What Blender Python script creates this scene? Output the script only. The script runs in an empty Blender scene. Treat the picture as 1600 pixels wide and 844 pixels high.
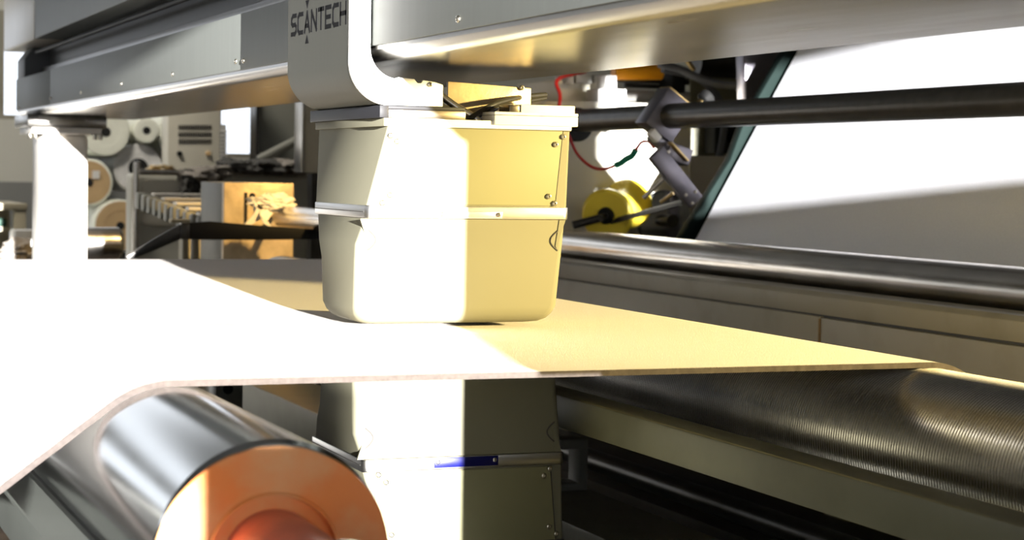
import bpy, bmesh, math, random
from mathutils import Vector, Matrix, Quaternion, noise
random.seed(7)
sc = bpy.context.scene
col = sc.collection
R_ = math.radians

# ------------------------------------------------------------------ camera
CAM = Vector((0.0, 0.0, 1.33))
ROT = Matrix(((0.92881539, 0.00268868, -0.37053306),
              (-0.37016284, 0.05200635, -0.92751),
              (0.0167763, 0.99864313, 0.04929955)))
FPX = 3031.874
cam_d = bpy.data.cameras.new('camera')
cam_d.sensor_width = 36.0
cam_d.lens = FPX / 1600 * 36
cam_d.clip_start = 0.02
cam_d.dof.use_dof = True
cam_d.dof.focus_distance = 2.85
cam_d.dof.aperture_fstop = 9.0
cam = bpy.data.objects.new('camera', cam_d)
col.objects.link(cam)
cam.matrix_world = Matrix.Translation(CAM) @ ROT.to_4x4()
sc.camera = cam

def at(px, py, X=None, Y=None, Z=None):
    """world point on the sight line of a photo pixel, at a known real X, Y or Z"""
    d = ROT @ Vector(((px - 800) / FPX, -(py - 422) / FPX, -1))
    t = (X - CAM.x) / d.x if X is not None else (Y - CAM.y) / d.y if Y is not None else (Z - CAM.z) / d.z
    return CAM + d * t

# ------------------------------------------------------------------ world and light
wd = bpy.data.worlds.new('hazy_daylight')
sc.world = wd
wd.use_nodes = True
bg = wd.node_tree.nodes['Background']
bg.inputs[0].default_value = (0.88, 0.93, 1.0, 1)
bg.inputs[1].default_value = 2.0

SUN_AZ, SUN_EL = R_(4.5), R_(4.3)
sun_d = bpy.data.lights.new('low_sun', 'SUN')
sun_d.energy = 48.0
sun_d.angle = R_(0.5)
sun_d.color = (1.0, 0.985, 0.96)
sun = bpy.data.objects.new('low_sun', sun_d)
col.objects.link(sun)
SUN_DIR = Vector((math.sin(SUN_AZ) * math.cos(SUN_EL), math.cos(SUN_AZ) * math.cos(SUN_EL), -math.sin(SUN_EL)))
sun.rotation_euler = SUN_DIR.to_track_quat('-Z', 'Y').to_euler()

def spot_lamp(name, loc, aim, cone, blend, radius, power, color):
    d = bpy.data.lights.new(name, 'SPOT')
    d.energy = power; d.color = color; d.shadow_soft_size = radius
    d.spot_size = R_(cone); d.spot_blend = blend
    o = bpy.data.objects.new(name, d)
    col.objects.link(o)
    o.location = loc
    o.rotation_euler = (Vector(aim) - Vector(loc)).to_track_quat('-Z', 'Y').to_euler()
    return o
spot_lamp('added_warm_spot', (4.5, 0.05, 1.80), (1.15, 2.9, 1.2), 34, 0.8, 0.08, 4700, (1.0, 0.78, 0.32))  # added spot for the yellow light on the head; source not known
spot_lamp('added_warm_spot', (3.0, 3.0, 4.0), (1.55, 6.3, 1.15), 18, 0.7, 0.12, 1700, (1.0, 0.66, 0.25))  # added warm spot aimed at the tan bearing stand
spot_lamp('added_back_fill', (0.3, 7.6, 4.4), (1.6, 9.2, 1.2), 110, 0.8, 0.25, 420, (1.0, 0.93, 0.80))  # added fill to brighten the background rolls and cabinets

vs = sc.view_settings
vs.view_transform = 'Standard'
vs.look = 'None'
vs.gamma = 1
vs.use_curve_mapping = False
vs.exposure = 0.0

# ------------------------------------------------------------------ materials
MATS = {}
def mat(name, color, rough=0.5, metal=0.0, var=0.06, nscale=12, stretch=(1, 1, 1), bump=0.0, bscale=60,
        color2=None, mask=(0.5, 0.7), spec=0.5, aniso=0.0, rvar=0.0, coat=0.0):
    m = bpy.data.materials.new(name)
    m.use_nodes = True
    nt = m.node_tree
    b = nt.nodes['Principled BSDF']
    tc = nt.nodes.new('ShaderNodeTexCoord')
    mp = nt.nodes.new('ShaderNodeMapping')
    mp.inputs['Scale'].default_value = stretch
    nt.links.new(tc.outputs['Object'], mp.inputs[0])
    nz = nt.nodes.new('ShaderNodeTexNoise')
    nz.inputs['Scale'].default_value = nscale
    nz.inputs['Detail'].default_value = 5
    nt.links.new(mp.outputs[0], nz.inputs['Vector'])
    rp = nt.nodes.new('ShaderNodeValToRGB')
    if color2 is None:
        rp.color_ramp.elements[0].position, rp.color_ramp.elements[1].position = 0.25, 0.75
        c1 = tuple(max(0, c * (1 - var)) for c in color); c2 = tuple(min(1, c * (1 + var)) for c in color)
    else:
        rp.color_ramp.elements[0].position, rp.color_ramp.elements[1].position = mask
        c1, c2 = color, color2
    rp.color_ramp.elements[0].color = (*c1, 1)
    rp.color_ramp.elements[1].color = (*c2, 1)
    nt.links.new(nz.outputs['Fac'], rp.inputs[0])
    nt.links.new(rp.outputs[0], b.inputs['Base Color'])
    b.inputs['Roughness'].default_value = rough
    b.inputs['Metallic'].default_value = metal
    b.inputs['Specular IOR Level'].default_value = spec
    b.inputs['Anisotropic'].default_value = aniso
    b.inputs['Coat Weight'].default_value = coat
    if rvar:
        mr = nt.nodes.new('ShaderNodeMapRange')
        mr.inputs['To Min'].default_value = max(0.02, rough - rvar)
        mr.inputs['To Max'].default_value = rough + rvar
        nt.links.new(nz.outputs['Fac'], mr.inputs[0])
        nt.links.new(mr.outputs[0], b.inputs['Roughness'])
    if bump:
        n2 = nt.nodes.new('ShaderNodeTexNoise')
        n2.inputs['Scale'].default_value = bscale
        n2.inputs['Detail'].default_value = 4
        nt.links.new(mp.outputs[0], n2.inputs['Vector'])
        bp = nt.nodes.new('ShaderNodeBump')
        bp.inputs['Strength'].default_value = bump
        bp.inputs['Distance'].default_value = 0.004
        nt.links.new(n2.outputs['Fac'], bp.inputs['Height'])
        nt.links.new(bp.outputs[0], b.inputs['Normal'])
    MATS[name] = m
    return m

mat('web', (0.89, 0.835, 0.79), 0.8, var=0.03, nscale=300, bump=0.25, bscale=500, spec=0.2)
mat('sheet', (0.89, 0.90, 0.98), 0.75, var=0.04, nscale=240, bump=0.25, bscale=400, spec=0.25)
mat('head_paint', (0.165, 0.157, 0.112), 0.6, spec=0.12, var=0.03, nscale=5)
mat('head_panel', (0.195, 0.186, 0.110), 0.55, spec=0.15, var=0.03, nscale=4)
mat('aluminium', (0.48, 0.47, 0.46), 0.32, metal=1, var=0.05, nscale=18, stretch=(1, 1, 14), rvar=0.05)
mat('dark_rail', (0.015, 0.015, 0.018), 0.5, metal=0.0, spec=0.15, var=0.1)
mat('bronze_rail', (0.22, 0.19, 0.16), 0.3, metal=1, var=0.15, nscale=25, stretch=(1, 1, 10))
mat('beam_face', (0.125, 0.133, 0.125), 0.5, metal=0.1, spec=0.12, var=0.04, nscale=9, stretch=(1, 9, .6))
mat('beam_skin', (0.20, 0.19, 0.175), 0.25, metal=0.85, var=0.08, nscale=6, stretch=(6, .5, 6), rvar=0.05)
mat('cover_metal', (0.085, 0.085, 0.072), 0.5, metal=0.12, spec=0.12, var=0.03, nscale=10, stretch=(1, 10, .8))
mat('flange_white', (0.66, 0.66, 0.64), 0.45, var=0.02)
mat('recess_dark', (0.045, 0.046, 0.05), 0.5, var=0.15)
mat('logo_ink', (0.006, 0.006, 0.007), 0.7, spec=0.1)
mat('column_paint', (0.62, 0.58, 0.52), 0.35, var=0.03)
mat('steel_screw', (0.45, 0.42, 0.36), 0.28, metal=1, var=0.1)
mat('blue_plate', (0.001, 0.002, 0.07), 0.3, var=0.1, spec=0.3)
mat('sunwashed_plate', (0.62, 0.50, 0.56), 0.25, metal=0.6, var=0.1)  # blue plate washed out by sun; the light is put into the colour
mat('line_dark', (0.05, 0.045, 0.04), 0.7)
mat('satin_steel', (0.55, 0.56, 0.56), 0.15, metal=1, var=0.1, nscale=10, stretch=(.6, .3, .6), rvar=0.06)
mat('polished_steel', (0.68, 0.64, 0.59), 0.24, metal=1, var=0.12, nscale=14, stretch=(2, .6, 2), rvar=0.06)
mat('grooved_steel', (0.46, 0.44, 0.41), 0.24, metal=1, var=0.12, nscale=7, rvar=0.05)
mat('orange_paint', (0.97, 0.30, 0.07), 0.32, color2=(0.93, 0.47, 0.20), mask=(0.42, 0.66), nscale=14, rvar=0.1, coat=0.3)
mat('red_paint', (0.80, 0.20, 0.11), 0.4, var=0.2, nscale=25)
mat('teal_steel', (0.16, 0.23, 0.23), 0.3, metal=0.8, var=0.15)
mat('cream_paint', (0.20, 0.19, 0.12), 0.45, color2=(0.16, 0.148, 0.09), mask=(0.45, 0.75), nscale=9, bump=0.05)
mat('cream_paint_pale', (0.27, 0.25, 0.20), 0.5, color2=(0.22, 0.20, 0.15), mask=(0.5, 0.8), nscale=11)
mat('web_edge_shade', (0.055, 0.046, 0.042), 0.9, var=0.2, nscale=200, spec=0.1)  # near edge darkened to look unlit; shade put into the colour
mat('stain', (0.20, 0.12, 0.05), 0.8, var=0.2)
mat('black_steel', (0.055, 0.052, 0.048), 0.34, metal=0.6, var=0.2, nscale=30)
mat('black_rubber', (0.012, 0.012, 0.012), 0.6, var=0.1, spec=0.15)
mat('dark_green', (0.006, 0.011, 0.010), 0.7, var=0.15, spec=0.04)
mat('yellow_plastic', (0.95, 0.72, 0.06), 0.35, var=0.06, coat=0.2)
mat('clamp_metal', (0.19, 0.18, 0.21), 0.34, metal=0.85, var=0.12, nscale=20)
mat('brass', (0.62, 0.45, 0.20), 0.3, metal=1, var=0.1)
mat('red_wire', (0.45, 0.02, 0.02), 0.35)
mat('green_tape', (0.0, 0.22, 0.14), 0.4)
mat('black_cable', (0.025, 0.024, 0.022), 0.35)
mat('grey_cable', (0.10, 0.10, 0.11), 0.5)
mat('orange_case', (0.85, 0.33, 0.01), 0.35, var=0.05)
mat('white_block', (0.75, 0.74, 0.72), 0.5)
mat('grey_box', (0.42, 0.41, 0.39), 0.5)
mat('gold_plate', (0.52, 0.40, 0.24), 0.4, metal=0.35, var=0.25, nscale=22, bump=0.3, bscale=40)
mat('cabinet_grey', (0.55, 0.52, 0.44), 0.5, var=0.04)
mat('machine_dark', (0.06, 0.065, 0.058), 0.5, var=0.1)
mat('casing_grey', (0.36, 0.35, 0.30), 0.5, var=0.05)
mat('machine_grey', (0.19, 0.19, 0.165), 0.5, var=0.05)
mat('dark_cloth', (0.05, 0.048, 0.045), 0.9, var=0.3, bump=0.4, bscale=30)
mat('grey_cloth', (0.20, 0.18, 0.16), 0.9, var=0.2, bump=0.4, bscale=30)
mat('roll_white', (0.85, 0.86, 0.76), 0.7, var=0.06, nscale=20)
mat('roll_film', (0.70, 0.69, 0.69), 0.4, var=0.25, nscale=14, bump=0.4, bscale=12)
mat('cardboard', (0.55, 0.38, 0.20), 0.8, var=0.08)
mat('core_black', (0.01, 0.01, 0.01), 0.9)
mat('paper_scrap', (0.80, 0.75, 0.64), 0.8, var=0.06, bump=0.4, bscale=30)
mat('floor_dark', (0.02, 0.016, 0.013), 0.6, color2=(0.05, 0.035, 0.03), mask=(0.45, 0.7), nscale=3)
mat('wall_paint', (0.55, 0.54, 0.49), 0.8, var=0.03, nscale=2)
mat('wall_dado', (0.20, 0.20, 0.195), 0.7, var=0.05, nscale=2)
mat('ceiling_paint', (0.3, 0.3, 0.3), 0.9, var=0.03, nscale=2)
mat('green_goods', (0.006, 0.04, 0.025), 0.6)
mat('wood_table', (0.36, 0.32, 0.23), 0.6, var=0.1)

gm = mat('window_glass', (0.97, 0.98, 1.0), 0.0, var=0.0)
gm.node_tree.nodes['Principled BSDF'].inputs['Transmission Weight'].default_value = 1.0
gm.node_tree.nodes['Principled BSDF'].inputs['IOR'].default_value = 1.45

# ------------------------------------------------------------------ mesh helpers
ORG = {}
def basis(d):
    d = Vector(d).normalized()
    u = d.cross(Vector((0, 0, 1)))
    if u.length < 1e-3: u = d.cross(Vector((1, 0, 0)))
    u.normalize()
    return d, u, u.cross(d).normalized()

class MB:
    def __init__(s): s.v = []; s.f = []
    def add(s, vs, fs):
        n = len(s.v); s.v += [Vector(p) for p in vs]; s.f += [tuple(n + i for i in f) for f in fs]; return s
    def box(s, x0, x1, y0, y1, z0, z1):
        return s.add([(x0,y0,z0),(x1,y0,z0),(x1,y1,z0),(x0,y1,z0),(x0,y0,z1),(x1,y0,z1),(x1,y1,z1),(x0,y1,z1)],
                     [(0,3,2,1),(4,5,6,7),(0,1,5,4),(1,2,6,5),(2,3,7,6),(3,0,4,7)])
    def obox(s, c, ax, ay, az):
        """oriented box: centre and three half vectors"""
        c, ax, ay, az = map(Vector, (c, ax, ay, az))
        P = [c+i*ax+j*ay+k*az for k in (-1,1) for i,j in ((-1,-1),(1,-1),(1,1),(-1,1))]
        return s.add(P, [(0,3,2,1),(4,5,6,7),(0,1,5,4),(1,2,6,5),(2,3,7,6),(3,0,4,7)])
    def lathe(s, o, d, prof, seg=48, caps=True):
        """prof: list of (distance along d, radius)"""
        o = Vector(o); d, u, w = basis(d); vs = []; fs = []
        for a, r in prof:
            for k in range(seg):
                t = 2*math.pi*k/seg
                vs.append(o + d*a + (u*math.cos(t) + w*math.sin(t))*r)
        for i in range(len(prof)-1):
            for k in range(seg):
                k2 = (k+1) % seg
                fs.append((i*seg+k, i*seg+k2, (i+1)*seg+k2, (i+1)*seg+k))
        if caps:
            fs.append(tuple(range(seg-1, -1, -1)))
            fs.append(tuple((len(prof)-1)*seg+k for k in range(seg)))
        return s.add(vs, fs)
    def cyl(s, p0, p1, r, seg=32, r2=None):
        p0, p1 = Vector(p0), Vector(p1)
        return s.lathe(p0, p1-p0, [(0, r), ((p1-p0).length, r if r2 is None else r2)], seg)
    def tube(s, pts, r, seg=12, sub=6):
        pts = spline([Vector(p) for p in pts], sub); vs = []; fs = []
        N = len(pts); u = None
        for i, p in enumerate(pts):
            t = (pts[min(i+1, N-1)] - pts[max(i-1, 0)]).normalized()
            if u is None: _, u, w = basis(t)
            u = (u - t*u.dot(t)).normalized(); w = t.cross(u)
            for k in range(seg):
                a = 2*math.pi*k/seg
                vs.append(p + (u*math.cos(a) + w*math.sin(a))*r)
        for i in range(N-1):
            for k in range(seg):
                k2 = (k+1) % seg
                fs.append((i*seg+k, i*seg+k2, (i+1)*seg+k2, (i+1)*seg+k))
        fs += [tuple(range(seg-1, -1, -1)), tuple((N-1)*seg+k for k in range(seg))]
        return s.add(vs, fs)
    def prism(s, poly, axis, a0, a1):
        """poly in the other two axes (order X,Y,Z without axis), extruded along axis"""
        def P(p, a):
            return {'x': (a, p[0], p[1]), 'y': (p[0], a, p[1]), 'z': (p[0], p[1], a)}[axis]
        n = len(poly)
        vs = [P(p, a0) for p in poly] + [P(p, a1) for p in poly]
        fs = [tuple(range(n-1, -1, -1)), tuple(range(n, 2*n))] + [(i, (i+1) % n, n+(i+1) % n, n+i) for i in range(n)]
        return s.add(vs, fs)
    def loft(s, rings):
        n = len(rings[0]); vs = [p for r in rings for p in r]; fs = []
        for i in range(len(rings)-1):
            for k in range(n):
                k2 = (k+1) % n
                fs.append((i*n+k, i*n+k2, (i+1)*n+k2, (i+1)*n+k))
        fs += [tuple(range(n-1, -1, -1)), tuple((len(rings)-1)*n+k for k in range(n))]
        return s.add(vs, fs)
    def build(s, name, m, parent=None, bevel=0.0, smooth=False, seg=2, kind=None, label=None, cat=None, group=None):
        bm = bmesh.new()
        bv = [bm.verts.new(p) for p in s.v]
        for f in s.f:
            try: bm.faces.new([bv[i] for i in f])
            except ValueError: pass
        bmesh.ops.recalc_face_normals(bm, faces=bm.faces)
        if bevel:
            es = [e for e in bm.edges if len(e.link_faces) == 2 and e.calc_face_angle(0) > 0.6]
            bmesh.ops.bevel(bm, geom=es, offset=bevel, segments=seg, affect='EDGES', profile=0.5, clamp_overlap=True)
        if parent is not None:
            org = ORG[parent]
        else:
            lo = [min(p[i] for p in s.v) for i in range(3)]; hi = [max(p[i] for p in s.v) for i in range(3)]
            org = Vector(((lo[0]+hi[0])/2, (lo[1]+hi[1])/2, lo[2]))
        bmesh.ops.translate(bm, verts=bm.verts, vec=-org)
        me = bpy.data.meshes.new(name)
        bm.to_mesh(me); bm.free()
        me.materials.append(MATS[m])
        o = bpy.data.objects.new(name, me)
        col.objects.link(o)
        if parent is not None: o.parent = parent
        else: o.location = org
        ORG[o] = org
        if smooth or bevel:
            me.polygons.foreach_set('use_smooth', [True]*len(me.polygons))
            me.set_sharp_from_angle(angle=R_(35))
        tag(o, label, cat, group, kind)
        return o

def spline(P, sub):
    if len(P) < 3 or sub < 2: return P
    out = []
    for i in range(len(P)-1):
        p0 = P[max(i-1, 0)]; p1 = P[i]; p2 = P[i+1]; p3 = P[min(i+2, len(P)-1)]
        for k in range(sub):
            t = k/sub
            out.append(0.5*((2*p1) + (p2-p0)*t + (2*p0-5*p1+4*p2-p3)*t*t + (3*p1-p0-3*p2+p3)*t**3))
    return out + [P[-1]]

def tag(o, label=None, cat=None, group=None, kind=None):
    if label: o['label'] = label
    if cat: o['category'] = cat
    if group: o['group'] = group
    if kind: o['kind'] = kind
    return o

def thing(name, loc, label, cat, group=None):
    o = bpy.data.objects.new(name, None)
    o.empty_display_size = 0.05
    col.objects.link(o)
    o.location = loc
    ORG[o] = Vector(loc)
    return tag(o, label, cat, group)

def struct(name, mb, m, **k):
    return mb.build(name, m, kind='structure', **k)

# one socket-head screw mesh facing -Y, shared by every screw
_m = MB().lathe((0, 0, 0), (0, -1, 0), [(-0.002, 1.0), (0.35, 1.0), (0.6, 0.85), (0.72, 0.55), (0.72, 0.42), (0.40, 0.40)], 18)
_bm = bmesh.new()
_bv = [_bm.verts.new(p) for p in _m.v]
for f in _m.f: _bm.faces.new([_bv[i] for i in f])
bmesh.ops.recalc_face_normals(_bm, faces=_bm.faces)
SCREW = bpy.data.meshes.new('screw')
_bm.to_mesh(SCREW); _bm.free()
SCREW.materials.append(MATS['steel_screw'])
def screw(pos, r, parent, facing=(0, -1, 0), name='screw'):
    o = bpy.data.objects.new(name, SCREW)
    col.objects.link(o)
    o.parent = parent
    o.location = Vector(pos) - ORG[parent]
    o.rotation_mode = 'QUATERNION'
    o.rotation_quaternion = Vector((0, -1, 0)).rotation_difference(Vector(facing))
    o.scale = (r, r, r)
    ORG[o] = Vector(pos)
    return o

def arc(cx, cy, r, a0, a1, n):
    return [(cx + r*math.cos(R_(a0 + (a1-a0)*i/n)), cy + r*math.sin(R_(a0 + (a1-a0)*i/n))) for i in range(n+1)]

# ================================================================== SETTING
struct('floor', MB().box(-3.2, 9, -1.7, 11.5, -0.1, 0), 'floor_dark')
struct('ceiling', MB().box(-3.2, 9, -1.7, 11.5, 4.6, 4.75), 'ceiling_paint')
# front wall behind the camera: two window openings with a pier between them
XA0, XA1, ZA0, ZA1 = -2.8, 0.80, 0.7, 2.03
XB0, XB1, ZB0, ZB1 = 1.92, 2.72, 1.72, 2.15
wf = MB()
Y0, Y1 = -1.62, -1.5
wf.box(-3.2, XA0, Y0, Y1, 0, 4.6).box(XA0, XA1, Y0, Y1, 0, ZA0).box(XA0, XA1, Y0, Y1, ZA1, 4.6)
wf.box(XA1, XB0, Y0, Y1, 0, 4.6).box(XB0, XB1, Y0, Y1, 0, ZB0).box(XB0, XB1, Y0, Y1, ZB1, 4.6).box(XB1, 9, Y0, Y1, 0, 4.6)
wf.box(.12, .495, Y1-.10, Y1, ZA0, 1.335)                                                                        # added unseen block that shades the orange cap and lower head
struct('wall_front', wf, 'wall_paint')
wl = MB()
wl.box(-3.3, -3.2, -1.7, 11.5, 0, 1.9).box(-3.3, -3.2, -1.7, 11.5, 2.5, 4.75)
for a, b in ((-1.7, 0.5), (3.0, 3.6), (6.1, 6.7), (9.2, 11.5)): wl.box(-3.3, -3.2, a, b, 1.9, 2.5)
struct('wall_left', wl, 'wall_paint')
struct('wall_right', MB().box(8.9, 9.0, -1.5, 11.3, 0, 4.6), 'wall_paint')
# back wall with a strip of high windows
YB = 11.2
sill = at(0, 186, Y=YB).z
x3, x4 = at(338, 200, Y=YB).x, at(404, 200, Y=YB).x
s2 = at(345, 246, Y=YB).z
wb = MB()
wb.box(-3.2, 2.36, YB, YB+.1, 1.24, sill).box(2.36, x3, YB, YB+.1, 1.24, sill).box(x3, x4, YB, YB+.1, 1.24, s2)
wb.box(x4, 9, YB, YB+.1, 1.24, 4.6).box(-3.2, x4, YB, YB+.1, 3.4, 4.6).box(-3.2, x4, YB, YB+.1, 2.2, 2.75)
struct('wall_back', wb, 'wall_paint')
struct('trim_1', MB().box(-3.2, 9, YB-.03, YB+.1, 0, 1.24), 'wall_dado')
for n, (a, b, z) in enumerate([(0.2, 1.36, sill), (1.36, 2.36, sill), (2.36, x3, sill), (x3, x4, s2)]):
    w = struct('window_%d' % (n+1), MB().box(a, a+.03, YB, YB+.08, z, 2.2).box(b-.03, b, YB, YB+.08, z, 2.2)
               .box(a+.03, b-.03, YB, YB+.08, z, z+.025).box(a+.03, b-.03, YB, YB+.08, 2.175, 2.2), 'cream_paint_pale')
    MB().box(a+.03, b-.03, YB+.03, YB+.036, z+.025, 2.175).build('pane', 'window_glass', w)

# ================================================================== WEB (thick white sheet over the rollers)
RX, RZ, RR = 0.4405, 0.984, 0.108          # left roller
GX, GZ, GR = 1.412, 0.992, 0.100           # grooved roller
T = 0.0075
YN, YF = 2.092, 4.90
ang = R_(36.6)
def web_path(off):
    P = []
    r = RR + off
    tx, tz = RX - r*math.sin(ang), RZ + r*math.cos(ang)
    L = 1.1
    for i in range(90): 
        t = 1 - i/90
        P.append((tx - math.cos(ang)*L*t, tz - math.sin(ang)*L*t))
    for i in range(14):
        a = ang*(1 - i/13)
        P.append((RX - r*math.sin(a), RZ + r*math.cos(a)))
    x0 = RX
    for i in range(1, 240): P.append((x0 + (GX-x0)*i/240, RZ + r))
    r2 = GR + off
    for i in range(22):
        a = R_(30*i/21)
        P.append((GX + r2*math.sin(a), GZ + r2*math.cos(a)))
    x, z = P[-1]
    for i in range(1, 8): P.append((x + .0866*i, z - .05*i))
    return P
top, bot = web_path(T), web_path(0.0003)
w = MB()
ys = [YN, YN+.03, 2.4, 2.9, 3.5, 4.2, YF]
nv = len(ys); vs = []; fs = []
for path, isb in ((top, 0), (bot, 1)):
    for i, (x, z) in enumerate(path):
        for j, y in enumerate(ys):
            jy = 0
            if j == 0:
                jy = 0.0015*noise.noise(Vector((x*30, z*30, isb*5.0)))
                if isb: jy += 0.0005 - random.choice((0, 0, 0, .0005, .001))
            vs.append((x, y + jy, z))
n = len(top); off = n*nv
for i in range(n-1):
    for j in range(nv-1):
        a = i*nv + j
        fs.append((a, a+1, a+nv+1, a+nv))
        fs.append((off+a, off+a+nv, off+a+nv+1, off+a+1))
    fs.append((i*nv, (i+1)*nv, off+(i+1)*nv, off+i*nv))
    a = i*nv + nv-1
    fs.append((a, off+a, off+a+nv, a+nv))
fs.append(tuple(range(nv)) + tuple(off + j for j in range(nv-1, -1, -1)))
b0 = (n-1)*nv
fs.append(tuple(b0+j for j in range(nv-1, -1, -1)) + tuple(off+b0+j for j in range(nv)))
w.add(vs, fs)
wo = w.build('material_web', 'web', smooth=True, label='wide white felt-like web running flat between the two scanner heads', cat='web')
wo.data.materials.append(MATS['web_edge_shade'])
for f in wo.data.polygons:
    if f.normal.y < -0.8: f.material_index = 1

# ================================================================== LEFT ROLLER with orange end
t = thing('guide_roller', (RX, 3.0, RZ-RR), 'satin steel roller with a bright orange painted end', 'roller')
MB().lathe((RX, 1.664, RZ), (0, 1, 0), [(0, RR-.004), (.004, RR), (3.4, RR), (3.404, RR-.004)], 128).build('barrel', 'satin_steel', t, smooth=True)
# orange face: ragged outer edge, turned recess and red hub
seg = 120
rings = []
def ragged(k):
    a = 2*math.pi*k/seg
    # steel stays bare at the upper rim, brush strokes overlap elsewhere
    up = max(0, math.cos(a - R_(95)))
    return RR*(0.998 - 0.05*up**2 - 0.02*up*noise.noise(Vector((math.cos(a)*5, math.sin(a)*5, 3))))
prof = [(0.0, None), (-.003, None), (-.003, .062), (-.007, .060), (-.007, .0585), (.012, .056), (.014, .046), (.016, .0445)]
vs = []
for dy, r in prof:
    for k in range(seg):
        a = 2*math.pi*k/seg
        rr = (ragged(k) if dy == 0 else ragged(k)-.001) if r is None else r
        vs.append((RX + rr*math.cos(a), 1.6635 + dy, RZ + rr*math.sin(a)))
fs = [(i*seg+k, i*seg+(k+1) % seg, (i+1)*seg+(k+1) % seg, (i+1)*seg+k) for i in range(len(prof)-1) for k in range(seg)]
fs.append(tuple(range(seg))); fs.append(tuple((len(prof)-1)*seg+k for k in range(seg)))
MB().add(vs, fs).build('end_face', 'orange_paint', t, smooth=True, label='orange painted roller end with a turned ring')
MB().lathe((RX, 1.68, RZ), (0, -1, 0), [(0, .046), (.10, .045), (.105, .043), (.24, .043)], 64).build('shaft', 'red_paint', t, smooth=True, label='red painted shaft stub')
MB().lathe((RX, 1.455, RZ), (0, -1, 0), [(0, .054), (.003, .057), (.02, .057), (.024, .053), (.024, .02), (.03, .018)], 64).build('shaft_collar', 'teal_steel', t, smooth=True, label='dark teal steel collar on the shaft end')

# flat frame bar under the descending web
p0, p1 = at(0, 751, X=.30), at(35, 732, X=.345)
MB().box(.285, .335, 1.2, 5.4, 0.905, 0.955).build('frame_bar', 'machine_dark', bevel=.003, label='grey steel bar under the descending white web beside orange-ended roller', cat='frame bar')

# ================================================================== GROOVED ROLLER
t = thing('grooved_roller', (GX, 3.0, GZ-GR), 'large grooved steel roller under the right edge of the white web', 'roller')
prof = [(0, GR-.004)]
y = 0.004
p = 0.0058
while y < 3.7:
    prof += [(y, GR), (y+.0026, GR), (y+.0034, GR-.0028), (y+.0050, GR-.0028)]
    y += p
prof += [(y, GR), (y+.3, GR)]
MB().lathe((GX, 1.25, GZ), (0, 1, 0), prof, 80).build('barrel', 'grooved_steel', t, smooth=True)
MB().cyl((GX, 1.05, GZ), (GX, 1.25, GZ), .035).build('shaft', 'satin_steel', t, smooth=True)

# cream frame beams
MB().box(1.2, 1.258, 1.0, 5.6, .932, .984).build('frame_beam', 'cream_paint', bevel=.004, label='cream painted beam running under the grooved steel roller', cat='beam')
MB().box(1.42, 1.62, 1.0, 6.2, .46, .69).build('frame_beam', 'cream_paint', bevel=.006, label='low cream cross beam seen behind the lower scanner head', cat='beam')
a, b = at(338, 600, Y=4.4), at(380, 600, Y=4.4)
t = thing('bearing_post', ((a.x+b.x)/2, 4.44, .66), 'grey bearing post with a round black hole behind the orange-ended roller', 'post')
MB().box(a.x, b.x, 4.4, 4.48, .66, a.z+.06).build('post', 'machine_grey', t, bevel=.004)
q = at(356, 608, Y=4.4)
MB().lathe((q.x, 4.397, q.z), (0, 1, 0), [(0, .012), (.006, .012)], 20).build('hole', 'core_black', t)
q = at(1000, 745, X=1.75)
t = thing('dark_pipe', (1.75, 3, q.z-.03), 'black pipe in the dark space below the cream beam', 'pipe')
MB().cyl((1.75, 1.3, q.z), (1.75, 4.1, q.z), .024).build('pipe', 'black_steel', t, smooth=True)
MB().cyl((1.75, 4.1, q.z), (1.75, 5.2, q.z), .031).build('pipe_sleeve', 'black_steel', t, smooth=True)
q = at(892, 700, Y=3.6)
t = thing('pipe_bracket', (q.x, 3.6, q.z-.08), 'small dark bracket beside the blue-plated lower scanner head', 'bracket')
MB().prism([(q.x-.03, q.z+.02), (q.x+.03, q.z+.02), (q.x+.03, q.z-.085), (q.x-.03, q.z-.085), (q.x-.03, q.z-.07), (q.x+.012, q.z-.07), (q.x+.012, q.z), (q.x-.03, q.z)], 'y', 3.58, 3.64).build('plate', 'machine_grey', t, bevel=.002)
for i, (px, py, l, X) in enumerate([(1055, 797, .09, 2.2), (1080, 806, .12, 2.2), (1110, 835, .2, 2.0)]):
    q = at(px, py, X=X)
    MB().box(q.x-.04, q.x+.04, q.y-l/2, q.y+l/2, q.z-.012, q.z).build('wood_offcut', 'wood_table', bevel=.002,
        label=['upper pale offcut strip lying in the dark under the line', 'middle pale offcut strip lying in the dark under the line', 'lowest pale offcut strip by the bottom edge under the dark pipe'][i], cat='offcut')
MB().box(1.9, 2.4, 1.2, 5.2, .2, .60).build('floor_tray', 'floor_dark', bevel=.01, label='dark rusty tray low under the bench rails', cat='tray')

# ================================================================== BENCH WITH POLISHED ROLLER
PX, PZ, PR = 2.25, 1.122, 0.050
t = thing('polished_roller', (PX, 3.6, PZ-PR), 'long polished steel roller on the cream bench', 'roller')
MB().lathe((PX, 1.9, PZ), (0, 1, 0), [(0, PR-.003), (.003, PR), (3.28, PR), (3.283, PR-.003)], 64).build('barrel', 'polished_steel', t, smooth=True)
MB().cyl((PX, 5.18, PZ), (PX, 5.24, PZ), .02).build('shaft', 'satin_steel', t, smooth=True)
t = thing('machine_bench', (2.3, 3.8, 0), 'cream painted machine bench with two long rails under the polished roller', 'bench')
XF = 2.10
def zs(s): return 1.33 - s*XF
def rail(name, y0, y1, z0, z1, x1=2.6, m='cream_paint_pale', x0=XF): return MB().box(x0, x1, y0, y1, z0, z1).build(name, m, t, bevel=.003)
MB().prism([(XF, zs(.1345)), (XF, zs(.1165)), (XF+.012, zs(.112)), (XF+.09, zs(.112)), (XF+.09, zs(.1345))], 'y', 1.7, 5.25).build('upper_rail', 'cream_paint_pale', t, bevel=.002)
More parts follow.
